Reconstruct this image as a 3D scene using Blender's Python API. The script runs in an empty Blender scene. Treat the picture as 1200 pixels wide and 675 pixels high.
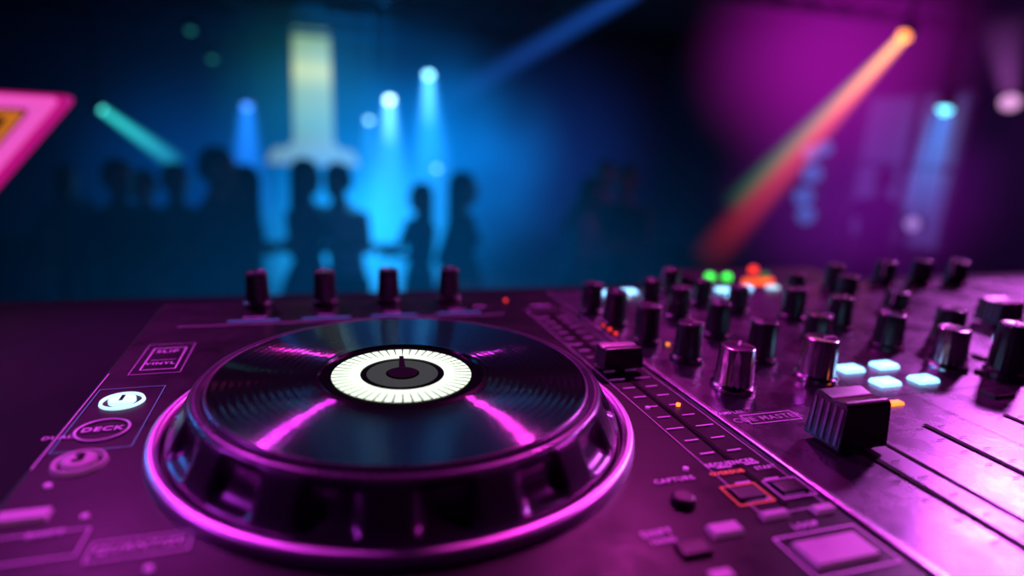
import bpy, bmesh, math, random
from mathutils import Vector, Matrix, Quaternion
random.seed(7)
S=bpy.context.scene
COL=S.collection
CZ=1.97            # camera height
T=CZ-.137          # controller top surface
DESK=T-.062
try:
    S.view_settings.view_transform='Standard'
    S.view_settings.look='None'
except Exception: pass

# ------------------------------------------------------------ materials
MATS={}
def mat(name,base=(.02,.02,.02),rough=.5,metal=0.,em=None,es=0.,noise=None,bump=None,spec=.5,groove=None):
    if name in MATS: return MATS[name]
    m=bpy.data.materials.new(name); m.use_nodes=True
    nt=m.node_tree; b=nt.nodes['Principled BSDF']
    b.inputs['Base Color'].default_value=(*base,1)
    b.inputs['Roughness'].default_value=rough
    b.inputs['Metallic'].default_value=metal
    b.inputs['Specular IOR Level'].default_value=spec
    if em:
        b.inputs['Emission Color'].default_value=(*em,1)
        b.inputs['Emission Strength'].default_value=es
    tc=nt.nodes.new('ShaderNodeTexCoord')
    if noise:
        sc,amt=noise
        n=nt.nodes.new('ShaderNodeTexNoise'); n.inputs['Scale'].default_value=sc; n.inputs['Detail'].default_value=8
        n.inputs['Roughness'].default_value=.65
        nt.links.new(tc.outputs['Object'],n.inputs['Vector'])
        mr=nt.nodes.new('ShaderNodeMapRange')
        mr.inputs['From Min'].default_value=.3; mr.inputs['From Max'].default_value=.7
        mr.inputs['To Min'].default_value=max(.02,rough-amt); mr.inputs['To Max'].default_value=rough+amt
        nt.links.new(n.outputs['Fac'],mr.inputs['Value']); nt.links.new(mr.outputs['Result'],b.inputs['Roughness'])
    if bump:
        sc,st=bump
        n=nt.nodes.new('ShaderNodeTexNoise'); n.inputs['Scale'].default_value=sc; n.inputs['Detail'].default_value=4
        nt.links.new(tc.outputs['Object'],n.inputs['Vector'])
        bp=nt.nodes.new('ShaderNodeBump'); bp.inputs['Strength'].default_value=st; bp.inputs['Distance'].default_value=.001
        nt.links.new(n.outputs['Fac'],bp.inputs['Height']); nt.links.new(bp.outputs['Normal'],b.inputs['Normal'])
    if groove:
        # concentric record grooves: the normal is tilted radially by a fine wave of the radius
        pitch,amp=groove
        def V(op,a,b2=None):
            n=nt.nodes.new('ShaderNodeVectorMath'); n.operation=op
            nt.links.new(a,n.inputs[0])
            if b2 is not None:
                if isinstance(b2,tuple): n.inputs[1].default_value=b2
                else: nt.links.new(b2,n.inputs[1])
            return n
        def M(op,a,b2):
            n=nt.nodes.new('ShaderNodeMath'); n.operation=op; nt.links.new(a,n.inputs[0])
            if isinstance(b2,(int,float)): n.inputs[1].default_value=b2
            elif b2 is not None: nt.links.new(b2,n.inputs[1])
            return n.outputs[0]
        flat=V('MULTIPLY',tc.outputs['Object'],(1.,1.,0.)).outputs[0]
        rl=V('LENGTH',flat).outputs['Value']; dr=V('NORMALIZE',flat).outputs[0]
        ph=M('MULTIPLY',rl,2*math.pi/pitch)
        s1=M('SINE',ph,None); s2=M('SINE',M('MULTIPLY',ph,.377),None)
        w=M('MULTIPLY',M('MULTIPLY',s1,s2),amp)
        sc=nt.nodes.new('ShaderNodeVectorMath'); sc.operation='SCALE'; nt.links.new(dr,sc.inputs[0]); nt.links.new(w,sc.inputs['Scale'])
        ge=nt.nodes.new('ShaderNodeNewGeometry')
        ad=V('ADD',ge.outputs['Normal'],sc.outputs[0]); nn=V('NORMALIZE',ad.outputs[0])
        nt.links.new(nn.outputs[0],b.inputs['Normal'])
    MATS[name]=m; return m

def vol_mat(name,color,strength,kind,p,color2=None,noise=0.):
    """emissive haze volume. kind 'beam' p=(L,r0,r1,falloff)  kind 'blob' unit sphere, p=(meanradius)"""
    m=bpy.data.materials.new(name); m.use_nodes=True
    try: m.cycles.volume_step_rate=1.6 if kind=='blob' else 1.2
    except Exception: pass
    nt=m.node_tree; nt.nodes.clear()
    out=nt.nodes.new('ShaderNodeOutputMaterial')
    em=nt.nodes.new('ShaderNodeEmission'); em.inputs['Color'].default_value=(*color,1)
    nt.links.new(em.outputs[0],out.inputs['Volume'])
    tc=nt.nodes.new('ShaderNodeTexCoord')
    def M(op,a,b=None,clamp=False):
        n=nt.nodes.new('ShaderNodeMath'); n.operation=op; n.use_clamp=clamp
        for i,v in enumerate((a,b)):
            if v is None: continue
            if isinstance(v,(int,float)): n.inputs[i].default_value=v
            else: nt.links.new(v,n.inputs[i])
        return n.outputs[0]
    if kind=='beam':
        sp=nt.nodes.new('ShaderNodeSeparateXYZ'); nt.links.new(tc.outputs['Object'],sp.inputs[0])
        L,r0,r1,fo=p
        t=M('DIVIDE',sp.outputs[2],L,True)
        rr=M('ADD',M('MULTIPLY',t,r1-r0),r0)
        rad=M('SQRT',M('ADD',M('MULTIPLY',sp.outputs[0],sp.outputs[0]),M('MULTIPLY',sp.outputs[1],sp.outputs[1])))
        rho=M('DIVIDE',rad,rr)
        g=M('SUBTRACT',1.,M('MULTIPLY',rho,rho),True)
        fall=M('POWER',M('SUBTRACT',1.,t,True),fo)
        v=M('MULTIPLY',M('DIVIDE',g,rr),fall)
        if color2:
            mx=nt.nodes.new('ShaderNodeMix'); mx.data_type='RGBA'
            nt.links.new(t,mx.inputs[0]); mx.inputs[6].default_value=(*color,1); mx.inputs[7].default_value=(*color2,1)
            nt.links.new(mx.outputs[2],em.inputs['Color'])
    else:
        r2=nt.nodes.new('ShaderNodeVectorMath'); r2.operation='DOT_PRODUCT'
        nt.links.new(tc.outputs['Object'],r2.inputs[0]); nt.links.new(tc.outputs['Object'],r2.inputs[1])
        g=M('SUBTRACT',1.,r2.outputs['Value'],True)
        v=M('DIVIDE',M('MULTIPLY',g,g),p)
    if noise:
        n=nt.nodes.new('ShaderNodeTexNoise'); n.inputs['Scale'].default_value=2.2; n.inputs['Detail'].default_value=1
        nt.links.new(tc.outputs['Object'],n.inputs['Vector'])
        k=nt.nodes.new('ShaderNodeMapRange'); k.inputs['From Min'].default_value=.35; k.inputs['From Max'].default_value=.65
        k.inputs['To Min'].default_value=1-noise; k.inputs['To Max'].default_value=1+noise
        nt.links.new(n.outputs['Fac'],k.inputs['Value']); v=M('MULTIPLY',v,k.outputs['Result'])
    v=M('MULTIPLY',v,strength)
    nt.links.new(v,em.inputs['Strength'])
    return m

# ------------------------------------------------------------ mesh helpers
def empty(name,loc=(0,0,0)):
    e=bpy.data.objects.new(name,None); e.location=loc; e.empty_display_size=.05; COL.objects.link(e); return e
def finish(bm,name,m,parent=None,smooth=False,loc=None,rot=None,bevel=None,wn=True):
    bmesh.ops.recalc_face_normals(bm,faces=bm.faces)
    me=bpy.data.meshes.new(name); bm.to_mesh(me); bm.free()
    if isinstance(m,(list,tuple)):
        for x in m: me.materials.append(x)
    elif m: me.materials.append(m)
    if smooth: me.shade_smooth()
    o=bpy.data.objects.new(name,me); COL.objects.link(o)
    if loc: o.location=loc
    if rot: o.rotation_euler=rot
    if parent:
        o.parent=parent
        o.matrix_parent_inverse=Matrix.Translation(-Vector(parent.location)) if parent.location.length>0 else Matrix()
    if bevel:
        b=o.modifiers.new('bevel','BEVEL'); b.width=bevel; b.segments=3; b.limit_method='ANGLE'
    return o
def add_box(bm,x0,x1,y0,y1,z0,z1,tx=0,ty=0,mi=0):
    v=[bm.verts.new(p) for p in ((x0,y0,z0),(x1,y0,z0),(x1,y1,z0),(x0,y1,z0),(x0+tx,y0+ty,z1),(x1-tx,y0+ty,z1),(x1-tx,y1-ty,z1),(x0+tx,y1-ty,z1))]
    for f in ((0,3,2,1),(4,5,6,7),(0,1,5,4),(1,2,6,5),(2,3,7,6),(3,0,4,7)):
        bm.faces.new([v[i] for i in f]).material_index=mi
def box(name,x0,x1,y0,y1,z0,z1,m,parent=None,bevel=None,tx=0,ty=0):
    bm=bmesh.new(); add_box(bm,x0,x1,y0,y1,z0,z1,tx,ty)
    return finish(bm,name,m,parent,bevel=bevel)
def tube(bm,pts,rad,n=8,mi=0):
    pts=[Vector(p) for p in pts]; rings=[]
    up=Vector((0.13,.97,.21))
    for i,p in enumerate(pts):
        d=(pts[min(i+1,len(pts)-1)]-pts[max(i-1,0)]).normalized()
        a=d.cross(up)
        if a.length<.05: a=d.cross(Vector((1,0,0)))
        a.normalize(); b=d.cross(a)
        r=rad[i] if isinstance(rad,(list,tuple)) else rad
        rings.append([bm.verts.new(p+a*math.cos(t*2*math.pi/n)*r+b*math.sin(t*2*math.pi/n)*r) for t in range(n)])
    for i in range(len(rings)-1):
        for j in range(n):
            bm.faces.new((rings[i][j],rings[i][(j+1)%n],rings[i+1][(j+1)%n],rings[i+1][j])).material_index=mi
    bm.faces.new(rings[0][::-1]).material_index=mi; bm.faces.new(rings[-1]).material_index=mi
def lathe(bm,prof,cx=0,cy=0,cz=0,n=48,mod=None,mi=0,close=False):
    rings=[]
    for k,(r,z) in enumerate(prof):
        if r<1e-6:
            rings.append([bm.verts.new((cx,cy,cz+z))]); continue
        ring=[]
        for j in range(n):
            a=2*math.pi*j/n; rr,zz=r,z
            if mod: rr,zz=mod(k,a,r,z)
            ring.append(bm.verts.new((cx+rr*math.cos(a),cy+rr*math.sin(a),cz+zz)))
        rings.append(ring)
    for i in range(len(rings)-1):
        A,B=rings[i],rings[i+1]
        for j in range(n):
            if len(A)==1 and len(B)==1: continue
            if len(A)==1: f=(A[0],B[j],B[(j+1)%n])
            elif len(B)==1: f=(A[j],A[(j+1)%n],B[0])
            else: f=(A[j],A[(j+1)%n],B[(j+1)%n],B[j])
            bm.faces.new(f).material_index=mi

# ------------------------------------------------------------ common materials
M_black=mat('black_plastic',(.008,.007,.010),.38,spec=.4,noise=(60,.08))
M_plate=mat('deck_faceplate',(.004,.0035,.006),.36,metal=.0,spec=.14,noise=(45,.08),bump=(500,.06))
M_mix=mat('brushed_mixer_plate',(.105,.075,.125),.28,metal=.8,noise=(30,.08),bump=(140,.06))
M_knob=mat('knob_rubber',(.014,.012,.017),.24,spec=.7)
M_silver=mat('knob_metal',(.62,.54,.60),.17,metal=1.)
M_ink=mat('printed_ink_glow',(.75,.35,.85),.5,em=(.6,.1,.75),es=.24)  # emission added so the printed labels look lit
M_inkred=mat('printed_ink_red_glow',(.8,.1,.05),.5,em=(.9,.08,.03),es=.5)  # red print also glows by its own emission
M_cyan=mat('lit_cyan',(.1,.3,.4),.3,em=(.24,.62,1.),es=2.9)
M_white=mat('lit_white',(.3,.4,.5),.3,em=(.50,.85,1.),es=1.2)
M_orange=mat('lit_orange',(.4,.1,.02),.3,em=(1.,.25,.03),es=2.)
M_redl=mat('lit_red',(.4,.02,.02),.3,em=(1.,.04,.02),es=1.6)
M_green=mat('lit_green',(.02,.4,.05),.3,em=(.04,1.,.08),es=1.8)
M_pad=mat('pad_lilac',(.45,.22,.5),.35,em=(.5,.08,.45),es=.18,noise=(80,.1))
M_dark=mat('slot_black',(.002,.002,.003),.6,spec=.05)
M_metal=mat('truss_metal',(.05,.055,.07),.45,metal=.6)
M_can=mat('fixture_black',(.012,.012,.015),.5)

# ------------------------------------------------------------ DJ CONTROLLER
dj=empty('dj_controller',(0.3,.28,T))
box('chassis',-.113,.93,.02,.506,DESK+.008,T-.0015,M_black,dj,bevel=.004)
box('deck_faceplate',-.110,.1955,.023,.503,T-.004,T,M_plate,dj,bevel=.0012)
box('mixer_faceplate',.1975,.70,.023,.503,T-.004,T+.0004,M_mix,dj,bevel=.0012)
box('deck_faceplate_b',.702,.927,.023,.503,T-.004,T,M_mix,dj,bevel=.0012)
bm=bmesh.new()
for (x,y) in ((-.09,.05),(-.09,.48),(.9,.05),(.9,.48),(.4,.05),(.4,.48)):
    lathe(bm,[(0,DESK),(.013,DESK),(.013,DESK+.0085),(0,DESK+.0085)],x,y,0,20)
finish(bm,'rubber_feet',M_dark,dj)

# jog wheel
JX,JY,JZ=.0400,.2796,T
def dimple(k,a,r,z):
    s=math.cos(a*16)
    w=max(0,min(1,(s+.25)/.5)); w=w*w*(3-2*w)
    if k in (4,5,6,7):
        return r-.0042*w*(1 if k in (5,6) else .45), z-.0012*w
    return r,z
prof=[(.0885,.0205),(.0905,.0222),(.0930,.0218),(.0947,.0200),(.0960,.0178),(.0985,.0135),(.1010,.0088),(.1025,.0060),(.1035,.0048),(.1040,.0030),(.1040,.0)]
bm=bmesh.new(); lathe(bm,prof,0,0,0,320,mod=dimple)
M_jside=mat('jog_side',(.11,.075,.13),.30,metal=.7,noise=(40,.06))
finish(bm,'jog_wheel_side',M_jside,dj,smooth=True,loc=(JX,JY,JZ))
bm=bmesh.new(); lathe(bm,[(.1050,.0),(.1056,.0030),(.1068,.0046),(.1090,.0050),(.1106,.0042),(.1114,.0022),(.1116,0)],0,0,0,200)
finish(bm,'jog_ring',mat('jog_ring_metal',(.85,.62,.9),.36,metal=1.),dj,smooth=True,loc=(JX,JY,JZ))
bm=bmesh.new(); lathe(bm,[(.0400,.0229),(.0868,.0229)],0,0,0,200)
finish(bm,'jog_platter',mat('platter_vinyl',(.11,.085,.12),.11,metal=.95,groove=(.00045,.62),spec=.2),dj,smooth=True,loc=(JX,JY,JZ))
bm=bmesh.new(); lathe(bm,[(.0868,.0229),(.0878,.0226),(.0885,.0214),(.0885,.0200)],0,0,0,200)
finish(bm,'jog_platter_edge',M_jside,dj,smooth=True,loc=(JX,JY,JZ))
DX=JX-.0015
bm=bmesh.new(); lathe(bm,[(0,.0222),(.0385,.0222),(.0393,.0233),(.0412,.0229)],0,0,0,120)
finish(bm,'jog_display_glass',mat('display_black',(.003,.004,.004),.2,spec=.08),dj,smooth=False,loc=(DX,JY,JZ))
bm=bmesh.new(); lathe(bm,[(.0200,.02245),(.0332,.02245)],0,0,0,120)
finish(bm,'jog_display_ring',mat('display_ring',(.1,.15,.1),.4,em=(.80,1.,.74),es=1.25),dj,loc=(DX,JY,JZ))
bm=bmesh.new(); lathe(bm,[(.0080,.02245),(.0170,.02245)],0,0,0,80)
finish(bm,'jog_display_centre',mat('display_centre',(.02,.03,.02),.5,em=(.04,.08,.05),es=.6,spec=.05),dj,loc=(DX,JY,JZ))
bm=bmesh.new()
for i in range(48):
    a=2*math.pi*i/48; w=.00042
    r0,r1=(.0245,.0335)
    c,s=math.cos(a),math.sin(a)
    v=[bm.verts.new((r*c-q*s,r*s+q*c,.0226)) for r,q in ((r0,-w*.35),(r1,-w),(r1,w),(r0,w*.35))]
    bm.faces.new(v)
a=math.radians(84); c,s=math.cos(a),math.sin(a)
v=[bm.verts.new((r*c-q*s,r*s+q*c,.0227)) for r,q in ((0,-.0018),(.0230,-.0011),(.0230,.0011),(0,.0018))]
bm.faces.new(v)
lathe(bm,[(.0070,.0224),(.0070,.0229),(.006,.0231),(0,.0231)],0,0,0,32)
finish(bm,'jog_display_marks',M_dark,dj,loc=(DX,JY,JZ))

# markings helpers
inkb=bmesh.new(); redb=bmesh.new(); cyb=bmesh.new(); slotb=bmesh.new()
def quad(bm,x0,x1,y0,y1,z=.0007):
    v=[bm.verts.new(p) for p in ((x0,y0,T+z),(x1,y0,T+z),(x1,y1,T+z),(x0,y1,T+z))]; bm.faces.new(v)
def frame(bm,x0,x1,y0,y1,w=.0005,z=.0007):
    quad(bm,x0,x1,y0,y0+w,z);quad(bm,x0,x1,y1-w,y1,z);quad(bm,x0,x0+w,y0+w,y1-w,z);quad(bm,x1-w,x1,y0+w,y1-w,z)
def text(s,x,y,size,m=None,name='label',bold=0.):
    cu=bpy.data.curves.new('t','FONT'); cu.body=s; cu.size=size; cu.align_x='CENTER'; cu.align_y='CENTER'; cu.resolution_u=2; cu.space_character=1.15; cu.offset=bold or .00006
    o=bpy.data.objects.new('t',cu); COL.objects.link(o)
    dg=bpy.context.evaluated_depsgraph_get(); me=bpy.data.meshes.new_from_object(o.evaluated_get(dg))
    bpy.data.objects.remove(o); 
    n=bpy.data.objects.new(name+'_'+s.lower().replace(' ','_'),me); me.materials.clear(); me.materials.append(m or M_ink)
    COL.objects.link(n); n.location=(x,y,T+.0009); n.parent=dj; n.matrix_parent_inverse=Matrix.Translation(-Vector(dj.location)); return n

def button(bm,x,y,w,h,z=.002,round_=False):
    if round_: lathe(bm,[(w/2+.0006,0),(w/2,z),(w/2-.001,z+.0004),(0,z+.0004)],x,y,T,28)
    else: add_box(bm,x-w/2,x+w/2,y-h/2,y+h/2,T,T+z,.0006,.0006)
# left strip
bb=bmesh.new()   # unlit black buttons
frame(inkb,-.0945,-.0765,.362,.398,.0007); text('SLIP',-.086,.391,.006); text('VINYL',-.086,.371,.005)
quad(inkb,-.092,-.079,.377,.3774)
frame(inkb,-.0985,-.073,.356,.405,.0003)
frame(cyb,-.1065,-.0765,.272,.338,.0004)
quad(inkb,-.1085,-.1080,.26,.36)
wb=bmesh.new(); lathe(wb,[(.0060,0),(.0060,.0014),(.0054,.0018),(0,.0018)],-.0925,.322,T,36); lathe(wb,[(.0084,.0),(.0087,.0012),(.0096,.0012),(.0100,0)],-.0925,.322,T,36)
finish(wb,'deck_button_lit',M_white,dj,smooth=False)
t1=text('1',-.0925,.322,.0085,M_dark,bold=.0004); t1.location.z=T+.0021
lathe(inkb,[(.0098,.0008),(.0104,.0012),(.0110,.0008)],-.0925,.291,T,36); text('DECK',-.0925,.291,.0058,bold=.00015)
pb=bmesh.new(); lathe(pb,[(.0062,0),(.0062,.0022),(.0052,.0026),(0,.0026)],-.0925,.262,T,36); lathe(pb,[(.0078,.0),(.0086,.0018),(.0094,.0018),(.0100,0)],-.0925,.262,T,36)
t1=text('3',-.0925,.262,.009,M_dark,bold=.0004); t1.location.z=T+.0030
button(pb,-.0985,.226,.016,.007); 
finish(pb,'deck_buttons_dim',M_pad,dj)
text('DUAL',-.108,.286,.004); text('SHIFT',-.088,.214,.004)
frame(inkb,-.072,-.042,.1955,.2055); text('QUANTIZE',-.057,.2005,.0048)
for (x,y) in ((-.098,.246),(-.079,.222),(-.052,.188),(.165,.262),(.150,.203)):
    lathe(inkb,[(.0013,0),(.0013,.0012),(0,.0012)],x,y,T,14)
frame(inkb,-.11,-.075,.20,.215)
# behind jog : labels for rear knobs
for x in (-.043,.006,.055,.105): quad(cyb,x-.017,x+.017,.447,.4495)
text('REVERB',-.043,.455,.004);text('ROLL',.006,.455,.004);text('ECHO',.055,.455,.004);text('BEATS',.105,.455,.004)
quad(inkb,-.09,.14,.440,.4405); text('ON',.125,.462,.006)
# tempo fader
quad(slotb,.1738,.1762,.17,.435,.0006)
for i in range(21):
    y=.175+i*.0125; L=.0075 if i%5 else .010
    quad(inkb,.1715-L,.1715,y,y+.0009); quad(inkb,.1785,.1785+L,y,y+.0009)
frame(inkb,.160,.191,.166,.448,.0003)
def fader(name,x,y,w,d,h,m=M_knob):
    bm=bmesh.new()
    prof=[(-d/2,0),(-d*.47,h*.90),(-d*.42,h*.98),(-d*.34,h),(-d*.12,h*.96),(0,h*.93),(d*.12,h*.96),(d*.34,h),(d*.42,h*.98),(d*.47,h*.9),(d/2,0)]
    tw=lambda b: w/2*(1-.12*b/h)
    L=[bm.verts.new((x-tw(b),y+a,T+.003+b)) for a,b in prof]; R=[bm.verts.new((x+tw(b),y+a,T+.003+b)) for a,b in prof]
    for i in range(len(prof)-1): bm.faces.new((L[i],R[i],R[i+1],L[i+1]))
    bm.faces.new((L[0],L[-1],R[-1],R[0])); bm.faces.new(L); bm.faces.new(R)
    o=finish(bm,name,m,dj,bevel=.0007)
    bm=bmesh.new()
    for k in range(5):
        yy=y-d*.36+k*d*.18
        for s in (-1,1):
            v=[bm.verts.new((x+s*(tw(b)+.0004),yy+q,T+.003+b)) for q,b in ((-d*.035,h*.08),(d*.035,h*.08),(d*.035,h*.86),(-d*.035,h*.86))]; bm.faces.new(v)
    finish(bm,name+'_ribs',mat('rib_grey',(.22,.18,.24),.3,metal=.8),dj)
    box(name+'_stem',x-.001,x+.001,y-.003,y+.003,T-.001,T+.005,M_metal,dj)
    box(name+'_line',x-w/2+.003,x+w/2-.003,y-.0004,y+.0004,T+.003+h*.92,T+.0034+h*.94,M_pad,dj)
fader('tempo_fader_cap',.175,.3165,.027,.015,.013)
text('TEMPO',.176,.458,.005)
# mixer rails and slots
box('mixer_rail',.1955,.1985,.03,.50,T-.001,T+.0014,mat('rail_metal',(.5,.4,.55),.25,metal=1.),dj,bevel=.0004)
for (x,y0,y1) in ((.243,.10,.232),(.301,.10,.214),(.36,.10,.214),(.42,.10,.214)):
    quad(slotb,x-.0016,x+.0016,y0,y1,.0011)
    for i in range(10):
        y=y0+.004+i*(y1-y0-.008)/9; quad(slotb,x-.010,x-.005,y,y+.0006,.001); quad(slotb,x+.005,x+.010,y,y+.0006,.001)
fader('channel_fader_cap',.2405,.207,.029,.022,.0235)
fader('channel_fader_cap_b',.553,.352,.030,.022,.020)
for x0,x1,y0,y1 in ((.205,.50,.2475,.2480),(.26,.262,.03,.24),(.33,.3306,.03,.24),(.205,.60,.322,.3225)): quad(slotb,x0,x1,y0,y1,.0009)
text('CUE MASTER',.222,.238,.0065,M_pad); frame(inkb,.208,.240,.233,.243,z=.001)
text('SAMPLER',.205,.247,.004,M_ink)
# sequencer section
frame(redb,.1555,.1725,.1735,.187,.0006); frame(inkb,.1765,.1935,.1735,.187,.0005)
button(bb,.164,.180,.013,.009); button(bb,.185,.180,.013,.009)
button(bb,.135,.1815,.009,.009,.003,True); button(bb,.122,.155,.012,.008)
text('SEQUENCER',.1725,.2025,.0042,bold=.00012); text('OVERDUB',.166,.1960,.0034,M_inkred,bold=.0001); text('START',.186,.1960,.0034); text('CAPTURE',.140,.196,.0040)
pb=bmesh.new(); button(pb,.140,.162,.013,.0065); button(pb,.165,.1655,.012,.004); button(pb,.187,.164,.010,.0045); button(pb,.172,.1425,.028,.013)
add_box(pb,.12,.128,.140,.144,T,T+.001)
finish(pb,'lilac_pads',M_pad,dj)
frame(inkb,.154,.191,.132,.1535,.0006); text('LOOP',.172,.157,.0040); text('SHIFT',.114,.166,.0045); text('TRANS',.114,.1615,.003)
# lit pads
pb=bmesh.new()
for (x,y) in ((.327,.2875),(.357,.2885),(.331,.2645),(.361,.2635),(.515,.318)): add_box(pb,x-.0085,x+.0085,y-.0055,y+.0055,T,T+.003,.001,.001)
for (x,y) in ((.251,.489),(.276,.492),(.376,.487),(.372,.463),(.404,.492)): add_box(pb,x-.0075,x+.0075,y-.0055,y+.0055,T,T+.003,.001,.001)
finish(pb,'lit_pads',M_cyan,dj,bevel=.001)
pb=bmesh.new()
for (x,y) in ((.437,.491),(.262,.478)): add_box(pb,x-.006,x+.006,y-.004,y+.004,T,T+.003,.001,.001)
finish(pb,'lit_pads_white',M_white,dj)
pb=bmesh.new(); add_box(pb,.302,.314,.236,.241,T,T+.002,.0006,.0006)
for (x,y) in ((.232,.352),(.150,.262),(.1835,.262)): lathe(pb,[(.0012,0),(.0012,.0015),(0,.0015)],x,y,T,12)
finish(pb,'orange_leds',M_orange,dj)
pb=bmesh.new()
for (x,y) in ((.206,.39),(.206,.40),(.206,.38),(.152,.478)): lathe(pb,[(.0013,0),(.0013,.0015),(0,.0015)],x,y,T,12)
finish(pb,'red_leds',M_redl,dj)
for (x,y) in ((.42,.288),(.45,.288),(.42,.264),(.45,.264),(.48,.288),(.50,.26),(.385,.235),(.55,.27),(.58,.27)): button(bb,x,y,.017,.010,.003)
finish(bb,'buttons',M_black,dj,bevel=.0005)
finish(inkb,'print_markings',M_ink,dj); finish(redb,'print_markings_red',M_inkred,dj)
finish(cyb,'print_markings_cyan',mat('ink_cyan_glow',(.05,.2,.4),.5,em=(.1,.3,.8),es=.22),dj); finish(slotb,'fader_slots',M_dark,dj)  # cyan print glows by its own emission

# knobs
def knob(i,x,y,d,h,m=M_knob,ptr=0.):
    R=d/2; n=72
    def mod(k,a,r,z):
        if k in (4,5,6): return r*(1-.035*(.5+.5*math.cos(a*18))),z
        return r,z
    pr=[(R*1.02,0),(R*1.02,h*.10),(R*.98,h*.13),(R*.88,h*.15),(R*.88,h*.18),(R*.82,h*.6),(R*.79,h*.93),(R*.76,h*.985),(R*.70,h),(R*.60,h*.99),(0,h*.985)]
    bm=bmesh.new(); lathe(bm,pr,0,0,0,n,mod=mod)
    # pointer
    add_box(bm,-R*.05,R*.05,R*.15,R*.70,h*.985,h*1.01,mi=1)
    add_box(bm,-R*.05,R*.05,R*.68,R*.84,h*.3,h*1.0,mi=1)
    o=finish(bm,'knob_%d'%i,[m,M_pad],dj,loc=(x,y,T+.0004),rot=(0,0,ptr))
    o.data.shade_smooth()
    for p in o.data.polygons:
        if p.material_index==1: p.use_smooth=False
    bv=o.modifiers.new('es','EDGE_SPLIT'); bv.split_angle=math.radians(50)
ks=[(.229,.277,.025,.026,1),(.291,.279,.025,.027,1),(.279,.315,.022,.027,0),(.353,.344,.022,.020,0),(.394,.320,.023,.026,0),(.400,.279,.025,.028,1),
(.228,.323,.021,.026,0),(.280,.364,.021,.026,0),(.219,.360,.021,.027,0),(.216,.403,.021,.026,0),(.212,.437,.020,.024,0),(.276,.410,.021,.026,0),(.275,.452,.020,.022,0),(.318,.490,.020,.022,0),
(.376,.395,.022,.026,0),(.395,.366,.022,.026,0),(.495,.455,.022,.020,0),(.497,.403,.024,.018,0),(.451,.319,.024,.028,0),(.500,.478,.022,.026,0),(.580,.490,.024,.026,0),(.627,.486,.024,.027,0),(.675,.482,.024,.027,0),
(.424,.258,.024,.036,0),(.323,.447,.020,.022,0),(.436,.460,.020,.022,0),(.34,.42,.020,.022,0),(.76,.44,.024,.026,0)]
for i,(x,y,d,h,s) in enumerate(ks): knob(i+1,x,y,d,h,M_silver if s else M_knob,random.uniform(-2.2,2.2))
for j,x in enumerate((-.043,.006,.055,.105)): knob(40+j,x,.487,.020,.027,M_knob,random.uniform(-1,1))

# ------------------------------------------------------------ DESK + STAGE
M_desk=mat('desk_black',(.003,.004,.010),.55,noise=(6,.12),spec=.06)
desk=empty('dj_desk',(0.2,.3,DESK))
box('desk_top',-.95,1.35,-.02,.76,DESK-.04,DESK,M_desk,desk,bevel=.004)
box('desk_front',-.92,1.32,.70,.73,.65,DESK-.04,M_desk,desk)
box('desk_side_a',-.92,-.89,.02,.70,.65,DESK-.04,M_desk,desk); box('desk_side_b',1.29,1.32,.02,.70,.65,DESK-.04,M_desk,desk)
box('stage_platform',-2.2,2.6,-1.45,1.0,0,.65,mat('stage_carpet',(.01,.01,.015),.9),bevel=.01)
# small lighting device with leds behind the controller
lb=empty('led_effect_box',(.56,.66,DESK))
box('case',.46,.70,.60,.72,DESK,DESK+.030,M_black,lb,bevel=.004)
for nm,x,z,m in (('led_green_a',.486,.035,M_green),('led_green_b',.512,.034,M_green),('led_red',.552,.043,M_redl),('led_green_c',.572,.034,mat('lit_green_dim',(.0,.1,.02),.3,em=(.03,.5,.1),es=.35))):
    bm=bmesh.new(); lathe(bm,[(.0060,0),(.0060,.004),(.005,.008),(0,.010)],x,.66,DESK+z-.006,20); finish(bm,nm,m,lb)
box('led_bar_orange',.498,.540,.606,.612,DESK+.030,DESK+.042,mat('lit_orange2',(.4,.1,.02),.3,em=(1.,.10,.02),es=1.5),lb)

# ------------------------------------------------------------ ROOM
XL,XR,YF,YB,ZC=-5.5,6.2,-1.6,10.5,3.6
M_wall=mat('wall_paint_dark',(.05,.05,.08),.9,spec=.1); M_floor=mat('dance_floor',(.03,.035,.05),.25,noise=(3,.12)); M_ceil=mat('ceiling_black',(.02,.024,.03),.85)
box('floor',XL,XR,YF,YB,-.1,0,M_floor); box('ceiling',XL,XR,YF,YB,ZC,ZC+.1,M_ceil)
box('wall_back',XL-.1,XR+.1,YB,YB+.1,0,ZC,M_wall); box('wall_front',XL-.1,XR+.1,YF-.1,YF,0,ZC,M_wall)
box('wall_left',XL-.1,XL,YF,YB,0,ZC,M_wall); box('wall_right',XR,XR+.1,YF,YB,0,ZC,M_wall)
box('baseboard_back',XL,XR,YB-.03,YB,0,.15,M_can); box('baseboard_right',XR-.03,XR,YF,YB,0,.15,M_can); box('baseboard_left',XL,XL+.03,YF,YB,0,.15,M_can)
for i,x in enumerate((-3.2,-1.1,.9,2.9)):
    box('trim_%d'%(i+1),x,x+.14,YF,YB,ZC-.16,ZC,mat('ceiling_beam',(.03,.036,.045),.7))
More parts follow.
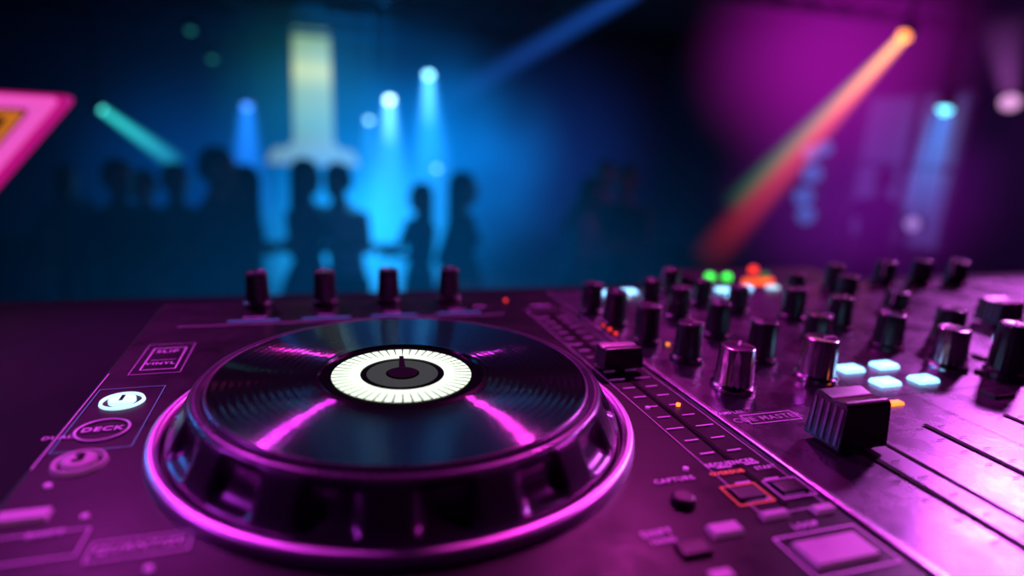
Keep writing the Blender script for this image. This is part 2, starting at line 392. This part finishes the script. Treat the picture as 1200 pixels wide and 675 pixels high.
def truss(p0,p1,name='lighting_truss',w=.22):
    bm=bmesh.new(); p0=Vector(p0);p1=Vector(p1); d=(p1-p0); L=d.length; d.normalize(); s=d.cross(Vector((0,0,1))).normalized()*w/2; u=Vector((0,0,w/2))
    cs=[s+u,-s+u,-s-u,s-u]
    for c in cs: tube(bm,[p0+c,p1+c],.018,6)
    n=int(L/.35)
    for i in range(n):
        for k in range(4):
            tube(bm,[p0+d*(L*i/n)+cs[k],p0+d*(L*(i+1)/n)+cs[(k+1)%4]],.009,4)
    for t in (.1,.5,.9): tube(bm,[p0+d*L*t+u,Vector(((p0+d*L*t).x,(p0+d*L*t).y,ZC))],.012,6)
    return finish(bm,name,M_metal)
truss((XL+.2,4.6,3.25),(XR-.2,4.6,3.25)); truss((XL+.2,9.2,3.25),(XR-.2,9.2,3.25)); truss((-1.7,1.15,3.35),(4.2,1.15,3.35)); truss((XL+.2,6.8,3.25),(2.5,6.8,3.25))
# window on right wall
win=empty('window_1',(XR,5.2,1.8))
M_fr=mat('window_frame',(.12,.1,.15),.4)
M_gl=mat('window_glass',(.02,.03,.08),.12,em=(.10,.05,.30),es=.4,spec=.8)
for a in (4.62,5.2,5.86): box('frame_v',XR-.07,XR-.005,a-.035,a+.035,1.0,2.6,M_fr,win)
for a in (1.0,1.85,2.6): box('frame_h',XR-.065,XR-.005,4.6,5.88,a-.03,a+.03,M_fr,win)
box('pane',XR-.03,XR-.01,4.6,5.88,1.0,2.6,M_gl,win)
# wall lamp with blue globes
ws=empty('wall_lamp',(XR,6.4,1.6)); box('backplate',XR-.03,XR-.002,6.25,6.6,1.0,2.15,M_can,ws,bevel=.01)
M_gb=mat('globe_blue',(.02,.08,.2),.4,em=(.01,.14,.50),es=.65)
for k,(y,z,rr) in enumerate(((6.32,2.0,.09),(6.5,1.93,.10),(6.42,1.68,.12),(6.5,1.38,.12),(6.42,1.15,.11))):
    bm=bmesh.new(); bmesh.ops.create_uvsphere(bm,u_segments=20,v_segments=12,radius=rr,matrix=Matrix.Translation((XR-.03-rr,y,z))); finish(bm,'globe_%d'%k,M_gb,ws,True)

# ------------------------------------------------------------ LIGHT COLUMN
lc=empty('light_column',(0,9.6,0))
def col_mat():
    m=mat('column_glow',(.2,.2,.1),.5); nt=m.node_tree;b=nt.nodes['Principled BSDF'];tc=nt.nodes.new('ShaderNodeTexCoord');s=nt.nodes.new('ShaderNodeSeparateXYZ')
    nt.links.new(tc.outputs['Object'],s.inputs[0]); mr=nt.nodes.new('ShaderNodeMapRange'); mr.inputs['From Min'].default_value=1.4; mr.inputs['From Max'].default_value=3.25
    nt.links.new(s.outputs[2],mr.inputs['Value']); r=nt.nodes.new('ShaderNodeValToRGB'); cr=r.color_ramp
    cr.elements[0].color=(.13,.17,.08,1); cr.elements[1].color=(.16,.30,.12,1)
    for p,c in ((.14,(.18,.24,.10,1)),(.30,(.17,.34,.20,1)),(.55,(.30,.42,.16,1)),(.70,(.66,.68,.18,1)),(.80,(.36,.46,.14,1))): e=cr.elements.new(p); e.color=c
    nt.links.new(mr.outputs['Result'],r.inputs['Fac']); nt.links.new(r.outputs[0],b.inputs['Emission Color']); b.inputs['Emission Strength'].default_value=.9
    return m
M_col=col_mat()
box('glass_shaft',-.26,.29,9.45,9.75,1.62,3.24,M_col,lc,bevel=.03,tx=.03,ty=.03)
box('glass_flare_upper',-.38,.41,9.42,9.78,1.60,1.72,M_col,lc,bevel=.05,tx=.10,ty=.02)
box('glass_flare',-.64,.66,9.4,9.8,1.40,1.62,M_col,lc,bevel=.06,tx=.10,ty=.03)
box('pedestal',-.5,.5,9.4,9.8,0,1.40,M_can,lc,bevel=.02); box('cap',-.2,.2,9.5,9.7,3.24,ZC,M_can,lc)

# ------------------------------------------------------------ LIGHT FIXTURES
cnt=[0]
def orient(d): return Vector(d).normalized().to_track_quat('Z','Y')
def fixture(name,pos,target,color,lens=6.,r=.06,beam=None,rod=True,spot=None,beam_list=None):
    cnt[0]+=1
    pos=Vector(pos); d=(Vector(target)-pos).normalized(); q=orient(d)
    e=empty(name,pos)
    I=Matrix.Translation(-pos)
    def add(bm,nm,m,smooth=False,qq=q,l=pos):
        o=finish(bm,nm,m,None,smooth); o.rotation_mode='QUATERNION'; o.rotation_quaternion=qq; o.location=l; o.parent=e; o.matrix_parent_inverse=I; return o
    bm=bmesh.new(); lathe(bm,[(0,-r*3.2),(r*.7,-r*3.0),(r*1.1,-r*2.2),(r*1.15,-r*.3),(r*1.25,-r*.2),(r*1.25,.0),(r*1.02,.0),(r*1.0,-r*.2)],n=24)
    add(bm,'can',M_can)
    bm=bmesh.new(); lathe(bm,[(r,-r*.15),(r*.8,r*.25),(r*.45,r*.5),(0,r*.58)],n=24)
    ml=mat('lens_%d'%cnt[0],(.1,.1,.1),.3,em=color,es=lens); add(bm,'lens',ml,True)
    c=pos-d*r*1.2
    bm=bmesh.new(); s=r*1.5
    tube(bm,[c+Vector((-s,0,0)),c+Vector((-s,0,s*1.4)),c+Vector((s,0,s*1.4)),c+Vector((s,0,0))],r*.12,6)
    if rod: tube(bm,[c+Vector((0,0,s*1.4)),Vector((c.x,c.y,ZC))],.014,6)
    o=finish(bm,'yoke',M_can,e)
    for k,(tg,r0,r1,L,st,fo,col,col2) in enumerate(beam_list or []):
        dd=(Vector(tg)-pos).normalized(); qq=orient(dd)
        bm=bmesh.new(); lathe(bm,[(0,0),(r0,0),(r1,L),(0,L)],n=32)
        o=finish(bm,'beam_glow_%d'%k,vol_mat('beam_%d_%d'%(cnt[0],k),col,st,'beam',(L,r0,r1,fo),col2))  # visible beam is an emissive cone, not scattered lamp light
        o.rotation_mode='QUATERNION'; o.rotation_quaternion=qq; o.location=pos+dd*r*.5; o.parent=e; o.matrix_parent_inverse=I
    if spot:
        en,ang,rad=spot
        l=bpy.data.lights.new(name+'_lamp','SPOT'); l.energy=en; l.color=color; l.spot_size=math.radians(ang); l.spot_blend=.6; l.shadow_soft_size=rad
        o=bpy.data.objects.new('lamp',l); COL.objects.link(o); o.rotation_mode='QUATERNION'; o.rotation_quaternion=(-d).to_track_quat('Z','Y'); o.location=pos+d*(r*.9); o.parent=e; o.matrix_parent_inverse=I
    return e
CY=(.10,.55,1.); BL=(.01,.22,.95)
def B(tg,r0,r1,L,st,fo=1.2,col=CY,col2=None): return (tg,r0,r1,L,st,fo,col,col2)
# back row
fixture('stage_light',(1.03,9,2.35),(.95,7.5,.3),(.45,.85,1.),7.,.06,spot=(80,60,.1),beam_list=[B((1.05,9,.3),.10,.65,2.3,1.05,1.1,(.03,.35,.9)),B((1.03,9,.3),.06,.13,.60,1.5,1.0,(.25,.75,1.))])
fixture('stage_light',(1.57,9,2.72),(1.5,7.5,.3),(.25,.75,1.),6.,.06,spot=(80,60,.1),beam_list=[B((1.66,9,.3),.10,.65,2.65,1.05,1.1,(.02,.32,.9)),B((1.6,9,.3),.06,.14,.70,1.5,1.0,(.15,.65,1.))])
fixture('stage_light',(.75,9,2.06),(.7,7.5,.3),(.3,.8,1.),3.0,.045,beam_list=[B((.75,9,.3),.08,.4,1.6,.5,1.3,(.02,.3,.8))])
fixture('stage_light',(1.71,9,1.43),(1.7,7.5,.5),(.2,.7,1.),2.0,.045,beam_list=[])
fixture('stage_light',(-.76,8.5,2.14),(-.8,7,.3),(.06,.25,1.),2.4,.06,spot=(50,55,.1),beam_list=[B((-.84,8.5,.3),.10,.42,1.6,1.2,1.1,(.01,.17,.8))])
# unseen spot added to light the couple on the dance floor
fixture('stage_light',(.9,5.5,3.35),(.2,4.3,1.1),(.05,.5,1.),2.,.06,spot=(160,26,.08))
# teal beam, left
fixture('glow_head',(-1.64,6.0,2.0),(-1.16,6.0,1.63),(.1,.9,.8),2.2,.03,beam_list=[B((-1.16,6,1.62),.035,.10,.68,1.2,.5,(.03,.62,.55),(.02,.35,.5))])
fixture('glow_head',(-1.25,8,2.9),(-1.2,7,.3),(.05,.5,.45),.5,.04); fixture('glow_head',(-1.05,8,2.62),(-1.0,7,.3),(.05,.5,.4),.45,.04)
# blue diagonal beam
fixture('moving_head_light',(2.6,4.9,3.2),(1.3,8.5,2.0),BL,2.,.07,beam_list=[B((1.72,8.2,2.38),.09,.22,4.0,.18,1.2,(.02,.16,.9))])
# orange/red/green beam
fixture('moving_head_light',(4.44,4,2.87),(2.5,3.5,1.25),(1.,.25,.06),3.5,.045,beam_list=[
  B((2.50,3.5,1.18),.045,.16,2.6,.78,.9,(1.,.16,.05),(.80,.01,.03)),
  B((2.40,3.5,1.33),.035,.10,2.2,.38,.6,(.30,.55,.08),(.03,.45,.10)),
  B((2.50,3.5,1.22),.040,.07,1.0,.55,1.0,(1.,.45,.12),(1.,.2,.05))])
# right side lamps
fixture('stage_light',(5.4,4.3,2.38),(4.9,4.1,.6),(.15,.75,1.),4.,.06,beam_list=[B((5.25,4.3,.6),.10,.2,1.1,.75,1.3,(.02,.25,.9))])
fixture('stage_light',(5.5,3.82,2.43),(4.6,3.2,1.8),(.9,.4,.85),1.0,.07,beam_list=[B((5.4,4.0,3.2),.07,.22,.7,.30,1.,(.5,.1,.6))])
fixture('glow_head',(5.30,4.3,1.35),(4.4,4.0,1.3),(.5,.3,.9),.7,.06,rod=True)  # glowing lens put in for the reflected glow of the lamp above
# controller key lights
fixture('unseen_par',(.95,1.55,3.30),(JX,JY,T),(1.,.05,.70),4.,.07,spot=(85,36,.035))
fixture('unseen_par',(-.58,1.72,3.28),(JX,JY,T),(.90,.05,.90),4.,.07,spot=(76,30,.035))
fixture('unseen_par',(2.3,.2,3.1),(.1,.25,T),(1.,.06,.85),4.,.07,spot=(50,35,.08))  # unseen side fill added from the right for the controller
fixture('unseen_par',(2.75,1.55,3.22),(.45,.25,T),(.90,.16,1.),4.,.14,spot=(170,45,.13))
fixture('unseen_par',(-2.03,.78,3.16),(0.0,.25,T),(.75,.06,1.),2.,.08,spot=(46,35,.10))  # matching unseen fill added on the left side
fixture('unseen_par',(-2.6,3.0,2.9),(0.1,.3,T),(.02,.30,1.),2.,.08,spot=(50,14,.08))

# ------------------------------------------------------------ ROOM LIGHTS (washes)
def area(name,loc,target,size,energy,color):
    l=bpy.data.lights.new(name,'AREA'); l.energy=energy; l.size=size; l.color=color
    o=bpy.data.objects.new(name,l); COL.objects.link(o); o.location=loc; o.rotation_mode='QUATERNION'; o.rotation_quaternion=(Vector(loc)-Vector(target)).to_track_quat('Z','Y')
area('magenta_wash_light',(3.6,2.0,3.45),(6.2,4.2,2.2),.6,30,(.9,.03,1.))
area('blue_wash_light',(.6,8.2,3.4),(.5,10.4,1.2),.8,45,(.0,.3,1.))
area('navy_wash_light',(-2.5,6.2,3.4),(-3.5,10.,1.5),.8,6,(.02,.15,1.))

# ------------------------------------------------------------ SELF-LIT HAZE
def haze(loc,rad,color,st,noise=0.):
    bm=bmesh.new(); bmesh.ops.create_uvsphere(bm,u_segments=48,v_segments=24,radius=1)
    o=finish(bm,'haze_glow',vol_mat('haze',color,st,'blob',(sum(rad)/3),noise=noise)); o.location=loc; o.scale=rad  # lit smoke is put in as emission, lamps do not light it
haze((1.0,7.5,1.5),(2.4,1.3,1.9),(.0,.13,.48),1.9,.5)
haze((.40,6.2,.75),(1.3,.9,1.3),(.01,.30,.75),1.9,.4)
haze((0,8.6,2.3),(1.5,.8,1.4),(.0,.15,.17),.5)
haze((-1.2,7.6,1.2),(1.6,1.0,1.5),(.0,.05,.26),.75)
haze((2.9,7.4,1.6),(1.8,1.0,1.7),(.005,.02,.22),.45)
haze((4.6,4.9,2.8),(1.5,1.3,1.3),(.42,.005,.42),.60)
haze((4.6,4.3,1.6),(1.5,1.1,1.2),(.16,.005,.28),.55)
haze((.35,2.9,1.1),(2.2,.9,1.7),(.0,.06,.20),.75,.5)

# ------------------------------------------------------------ TRIANGLE SIGN
sg=empty('neon_triangle_sign',(-.62,1.2,1.85))
def tri(k,cx=-.62,top=1.996,hw=.255,h=.305):
    return [(cx-hw*k,top-h*.36*(1-k)),(cx+hw*k,top-h*.36*(1-k)),(cx,top-h*k-h*.36*(1-k))]
def rounded(P,r,n=6):
    out=[]
    for i in range(3):
        p=Vector(P[i]);a=Vector(P[i-1]);b=Vector(P[(i+1)%3]); u=(a-p).normalized()*r; w=(b-p).normalized()*r
        for j in range(n+1):
            t=j/n; out.append(((p+u)*(1-t)**2+p*2*t*(1-t)+(p+w)*t*t))
    return out
def triring(name,k0,k1,y0,y1,m,r0=.03,r1=.02):
    bm=bmesh.new(); A=rounded(tri(k0),r0);Bq=rounded(tri(k1),r1); n=len(A)
    vs=[[bm.verts.new((p.x,y,p.y)) for p in Q] for Q in (A,Bq) for y in (y0,y1)]
    a0,a1,b0,b1=vs
    for i in range(n):
        j=(i+1)%n
        bm.faces.new((a0[i],a0[j],b0[j],b0[i]));bm.faces.new((a1[i],b1[i],b1[j],a1[j]));bm.faces.new((a0[i],a1[i],a1[j],a0[j]));bm.faces.new((b0[i],b0[j],b1[j],b1[i]))
    return finish(bm,name,m,sg)
M_pink=mat('neon_pink',(.6,.1,.4),.4,em=(.90,.10,.60),es=.9); M_pink2=mat('neon_pink_edge',(.6,.1,.4),.4,em=(.60,.0,.22),es=.8)
triring('neon_outer',.99,.95,1.19,1.23,M_pink2,.02,.018); triring('neon_band',.95,.77,1.195,1.23,M_pink,.018,.012)
triring('gap_ring',.77,.73,1.20,1.23,mat('sign_dark',(.05,.0,.01),.4,em=(.2,.0,.03),es=.4),.012,.01)
triring('orange_band',.73,.64,1.197,1.23,mat('sign_orange',(.5,.2,.05),.4,em=(.65,.18,.02),es=.8),.01,.01); triring('inner_ring',.64,.58,1.20,1.23,M_dark,.01,.01); triring('inner_panel',.58,.05,1.20,1.23,mat('sign_orange_dim',(.2,.08,.03),.4,em=(.40,.08,.02),es=.7),.01,.001)
bm=bmesh.new(); tube(bm,[(-.62,1.25,0),(-.62,1.25,1.9)],.016,10); lathe(bm,[(0,0),(.16,0),(.16,.015),(.02,.03),(0,.03)],-.62,1.25,0,24); tube(bm,[(-.62,1.25,1.86),(-.62,1.21,1.86)],.01,8)
finish(bm,'stand',M_can,sg)

# ------------------------------------------------------------ PEOPLE
def person(name,x,y,H,yaw,top=(.02,.02,.03),bottom=(.01,.01,.015),skin=(.30,.17,.12),hair=(.01,.008,.006),woman=False,longhair=False,arms=None,lean=0.,stride=.06,sleeves=True,dress=False,headyaw=0.):
    k=H/1.75
    bm=bmesh.new()
    sw=.155 if woman else .185
    hip=.165 if woman else .160; wa=.115 if woman else .145; ch=.145 if woman else .175
    tor=[(.84,hip*.7,.09,0),(.90,hip,.115,0),(.98,hip*.97,.115,0),(1.08,wa,.095,0),(1.18,wa*1.08,.10,0),(1.28,ch,.118,-.005),(1.36,ch*1.03,.112,0),(1.42,ch*.98,.09,.005),(1.465,ch*.55,.065,.01),(1.49,.06,.055,.01)]
    def lx(z): return lean*max(0,(z-.9))
    rings=[]
    for z,rx,ry,oy in tor:
        rings.append([bm.verts.new((rx*math.cos(t*math.pi/8),oy+ry*math.sin(t*math.pi/8)-lx(z),z)) for t in range(16)])
    for a,b in zip(rings,rings[1:]):
        for j in range(16): bm.faces.new((a[j],a[(j+1)%16],b[(j+1)%16],b[j]))
    bm.faces.new(rings[0][::-1]);bm.faces.new(rings[-1])
    if woman:
        for s in (-1,1): tube(bm,[(s*.065,-.06-lx(1.3),1.29),(s*.065,-.125-lx(1.29),1.285)],[.06,.035],10)
    L=lx(1.6)
    tube(bm,[(0,.012-lx(1.42),1.42),(0,.01-L,1.50),(0,.0-L,1.58)],[.062,.052,.052],12)
    hy,hz=-L-.005,1.645
    cy,sy=math.cos(headyaw),math.sin(headyaw)
    def hp(p): return (p[0]*cy-p[1]*sy, hy+p[0]*sy+p[1]*cy, hz+p[2])
    hr=[(-.115,.030,.035,-.045),(-.10,.045,.055,-.03),(-.06,.062,.080,-.012),(-.02,.071,.092,0),(.02,.076,.098,.004),(.06,.070,.090,.006),(.09,.048,.064,.006),(.105,.02,.03,.006)]
    rings=[[bm.verts.new(hp((rx*math.cos(t*math.pi/7),oy+ry*math.sin(t*math.pi/7),z))) for t in range(14)] for z,rx,ry,oy in hr]
    for a,b in zip(rings,rings[1:]):
        for j in range(14): bm.faces.new((a[j],a[(j+1)%14],b[(j+1)%14],b[j]))
    bm.faces.new(rings[0][::-1]);bm.faces.new(rings[-1])
    tube(bm,[hp((0,-.085,.005)),hp((0,-.108,-.028)),hp((0,-.085,-.036))],[.009,.016,.010],8)   # nose
    tube(bm,[hp((-.022,-.083,-.062)),hp((0,-.092,-.062)),hp((.022,-.083,-.062))],[.006,.010,.006],8) # lips
    for s in (-1,1):
        tube(bm,[hp((s*.072,.008,.022)),hp((s*.084,.014,.0)),hp((s*.074,.008,-.03))],[.012,.016,.010],8)
        tube(bm,[hp((s*.045,-.075,.024)),hp((s*.015,-.088,.020))],[.009,.009],8)
    for s in (-1,1):
        fy=s*stride
        tube(bm,[(s*.085,0,.92),(s*.095,-.01+fy*.3,.70),(s*.10,-.02+fy*.7,.50),(s*.105,.005+fy,.34),(s*.108,.01+fy*1.2,.12),(s*.108,.015+fy*1.2,.05)],[.098,.082,.060,.058,.042,.042],12)
        tube(bm,[(s*.108,.05+fy*1.2,.035),(s*.112,-.05+fy*1.2,.035),(s*.118,-.15+fy*1.2,.028)],[.04,.046,.032],10)
    if dress:
        lathe(bm,[(0,1.0),(.12,1.04),(.17,.92),(.22,.72),(.25,.55),(.23,.55),(0,.56)],0,0,0,28)
    arms=arms or [((-.26,.02,1.15),(-.25,-.10,.92)),((.26,.02,1.15),(.25,-.10,.92))]
    hands=[]
    for s,(el,wr) in zip((-1,1),arms):
        sh=Vector((s*sw,.0-lx(1.4),1.405)); el=Vector(el)+Vector((0,-lx(el[2]),0)); wr=Vector(wr)+Vector((0,-lx(wr[2]),0))
        m1=(sh+el)/2
        tube(bm,[sh-Vector((s*.07,0,-.0)),sh,m1,el,(el*.7+wr*.3),wr],[.055,.058,.046,.040,.040,.026],12)
        d=(wr-el).normalized(); side=d.cross(Vector((0,1,.2))).normalized(); 
        if side.length<.5: side=Vector((1,0,0))
        nrm=d.cross(side)
        pe=wr+d*.085
        for q in (-.022,-.007,.008,.023): tube(bm,[wr+side*q*.5,wr+d*.045+side*q,pe+side*q],[.016,.015,.013],8)
        for q,fl in ((-.026,.062),(-.009,.078),(.009,.072),(.026,.056)):
            b=pe+side*q; tube(bm,[b-d*.01,b+d*fl*.5+nrm*.006,b+d*fl*.8+nrm*.02,b+d*fl+nrm*.034],[.0105,.010,.009,.007],8)
        tube(bm,[wr+d*.02-side*.02,wr+d*.05-side*.045,wr+d*.085-side*.052+nrm*.012],[.014,.0115,.009],8)
        hands.append((el,wr))
    bmesh.ops.scale(bm,vec=(k,k,k),verts=bm.verts)
    bmesh.ops.recalc_face_normals(bm,faces=bm.faces)
    me=bpy.data.meshes.new('b'); bm.to_mesh(me); bm.free(); o=bpy.data.objects.new('tmp',me); COL.objects.link(o)
    r=o.modifiers.new('r','REMESH'); r.mode='VOXEL'; r.voxel_size=.013
    sm=o.modifiers.new('s','SMOOTH'); sm.iterations=2; sm.factor=.5
    dg=bpy.context.evaluated_depsgraph_get(); me2=bpy.data.meshes.new_from_object(o.evaluated_get(dg)); bpy.data.objects.remove(o)
    def mk(n,c,ro=.7): return mat('%s_%02d%02d%02d'%(n,int(c[0]*99),int(c[1]*99),int(c[2]*99)),c,ro,spec=.2)
    me2.materials.clear()
    for m in (mk('cloth',top),mk('cloth_lower',bottom),mk('skin',skin,.5),mk('shoe',(.01,.01,.01),.4)): me2.materials.append(m)
    for p in me2.polygons:
        c=p.center/k; z=c.z
        if z>1.475: i=2
        elif z>.99: i=0
        elif z>.10: i=1
        else: i=3
        for el,wr in hands:
            ax=(wr-el); t=(c-el).dot(ax)/ax.length_squared; dist=(c-(el+ax*max(0,min(t,1.7)))).length
            if dist<.07 and t>(.93 if sleeves else -.2) : i=2
            elif dist<.06 and t>0 and abs(c.x)>.17: i=0
        if dress and .54<z<.99 and i==1: i=0
        elif dress and .10<z<=.54: i=2
        p.material_index=i
    me2.shade_smooth()
    e=empty(name,(x,y,0)); e.rotation_euler=(0,0,yaw)
    b=bpy.data.objects.new('body',me2); COL.objects.link(b); b.parent=e
    bm=bmesh.new()
    hh=[(.118,.0,.0,.01),(.112,.040,.052,.012),(.09,.066,.084,.012),(.05,.084,.104,.012),(.01,.086,.098,.022),(-.04,.080,.070,.045)]
    if longhair: hh+=[(-.10,.084,.060,.050),(-.18,.088,.050,.060),(-.28,.070,.036,.065),(-.33,.03,.02,.065)]
    else: hh+=[(-.075,.050,.04,.045)]
    rings=[]
    for z,rx,ry,oy in hh:
        rings.append([bm.verts.new(hp((max(rx,.002)*math.cos(t*math.pi/10),oy+max(ry,.002)*math.sin(t*math.pi/10)*(.9 if math.sin(t*math.pi/10)>0 or z>.045 else (.35 if z>-.0 else -.2)),z+random.uniform(-.003,.003)))) for t in range(20)])
    for a_,b_ in zip(rings,rings[1:]):
        for j in range(20): bm.faces.new((a_[j],a_[(j+1)%20],b_[(j+1)%20],b_[j]))
    bm.faces.new(rings[-1])
    bmesh.ops.scale(bm,vec=(k,k,k),verts=bm.verts)
    bmesh.ops.recalc_face_normals(bm,faces=bm.faces)
    mh=bpy.data.meshes.new('hair'); bm.to_mesh(mh); bm.free(); mh.materials.append(mk('hair',hair,.6)); mh.shade_smooth()
    h=bpy.data.objects.new('hair',mh); COL.objects.link(h); h.parent=e
    bm=bmesh.new()
    for s in (-1,1): bmesh.ops.create_uvsphere(bm,u_segments=10,v_segments=8,radius=.011,matrix=Matrix.Translation(hp((s*.031,-.083,.008))))
    bmesh.ops.scale(bm,vec=(k,k,k),verts=bm.verts)
    mh=bpy.data.meshes.new('eyes'); bm.to_mesh(mh); bm.free(); mh.materials.append(mk('eye',(.3,.3,.3),.2)); h=bpy.data.objects.new('eyes',mh); COL.objects.link(h); h.parent=e
    return e
R_=math.radians
raised=[((-.30,-.08,1.30),(-.26,-.22,1.52)),((.28,.0,1.17),(.22,-.2,1.08))]
hold=[((-.26,-.06,1.17),(-.12,-.28,1.22)),((.26,-.06,1.17),(.12,-.28,1.20))]
hip=[((-.30,.05,1.18),(-.19,-.06,1.02)),((.27,.02,1.15),(.25,-.08,.92))]
DK=(.012,.014,.022)
def P(dx,D,H,yaw,**kw):
    w=kw.get('woman',False)
    person('dancing_woman' if w else 'dancing_man',dx*D,D,H,R_(yaw),**kw)
# left group
P(-.142,3.9,1.81,70,arms=hold,top=DK,lean=.05)
P(-.100,4.15,1.70,-80,woman=True,longhair=True,arms=hold,top=DK)
P(-.190,4.4,1.68,20,arms=hip,top=(.03,.03,.05))
P(-.232,4.9,1.60,-30,arms=None,top=(.02,.02,.04))
P(-.262,4.3,1.70,35,arms=hold,top=DK)
P(-.325,5.6,1.56,40,woman=True,longhair=True)
# middle pair
P(-.012,4.3,1.74,60,woman=True,longhair=True,arms=hold,top=(.12,.14,.2),dress=True)
P(.050,4.4,1.72,-45,arms=hold,top=(.65,.7,.8),lean=.14)
# pair
P(.165,4.6,1.58,-70,woman=True,longhair=True,arms=hold,top=(.10,.14,.2))
P(.234,4.1,1.70,60,woman=True,longhair=True,arms=hip,top=DK,dress=True)
# right group
P(.445,4.3,1.68,50,arms=hold,top=(.10,.12,.2),lean=.14,skin=(.10,.06,.05))
P(.492,4.7,1.79,-20,arms=hip,top=(.10,.12,.2),skin=(.10,.06,.05))
P(.540,4.3,1.78,-60,arms=hold,top=(.02,.02,.04),lean=.06,skin=(.10,.06,.05))
P(1.13,4.9,1.82,-70,arms=hip,top=(.01,.005,.02),skin=(.08,.05,.05))

# ------------------------------------------------------------ WORLD + CAMERA
w=bpy.data.worlds.new('club_dark'); S.world=w; w.use_nodes=True
w.node_tree.nodes['Background'].inputs[0].default_value=(.01,.015,.05,1); w.node_tree.nodes['Background'].inputs[1].default_value=.3
cam=bpy.data.cameras.new('camera'); co=bpy.data.objects.new('camera',cam); COL.objects.link(co); S.camera=co
p,yaw,roll=.2448,.3176,.0519
f=Vector((math.sin(yaw)*math.cos(p),math.cos(yaw)*math.cos(p),-math.sin(p)))
r=Vector((math.cos(yaw),-math.sin(yaw),0)); u=r.cross(f)
r2=r*math.cos(roll)+u*math.sin(roll); u2=u*math.cos(roll)-r*math.sin(roll)
mw=Matrix((r2,u2,-f)).transposed().to_4x4(); mw.translation=Vector((0,0,CZ)); co.matrix_world=mw
cam.sensor_width=36; cam.lens=719.4/1200*36
cam.clip_start=.01; cam.clip_end=60
cam.dof.use_dof=True; cam.dof.focus_distance=.31; cam.dof.aperture_fstop=2.5
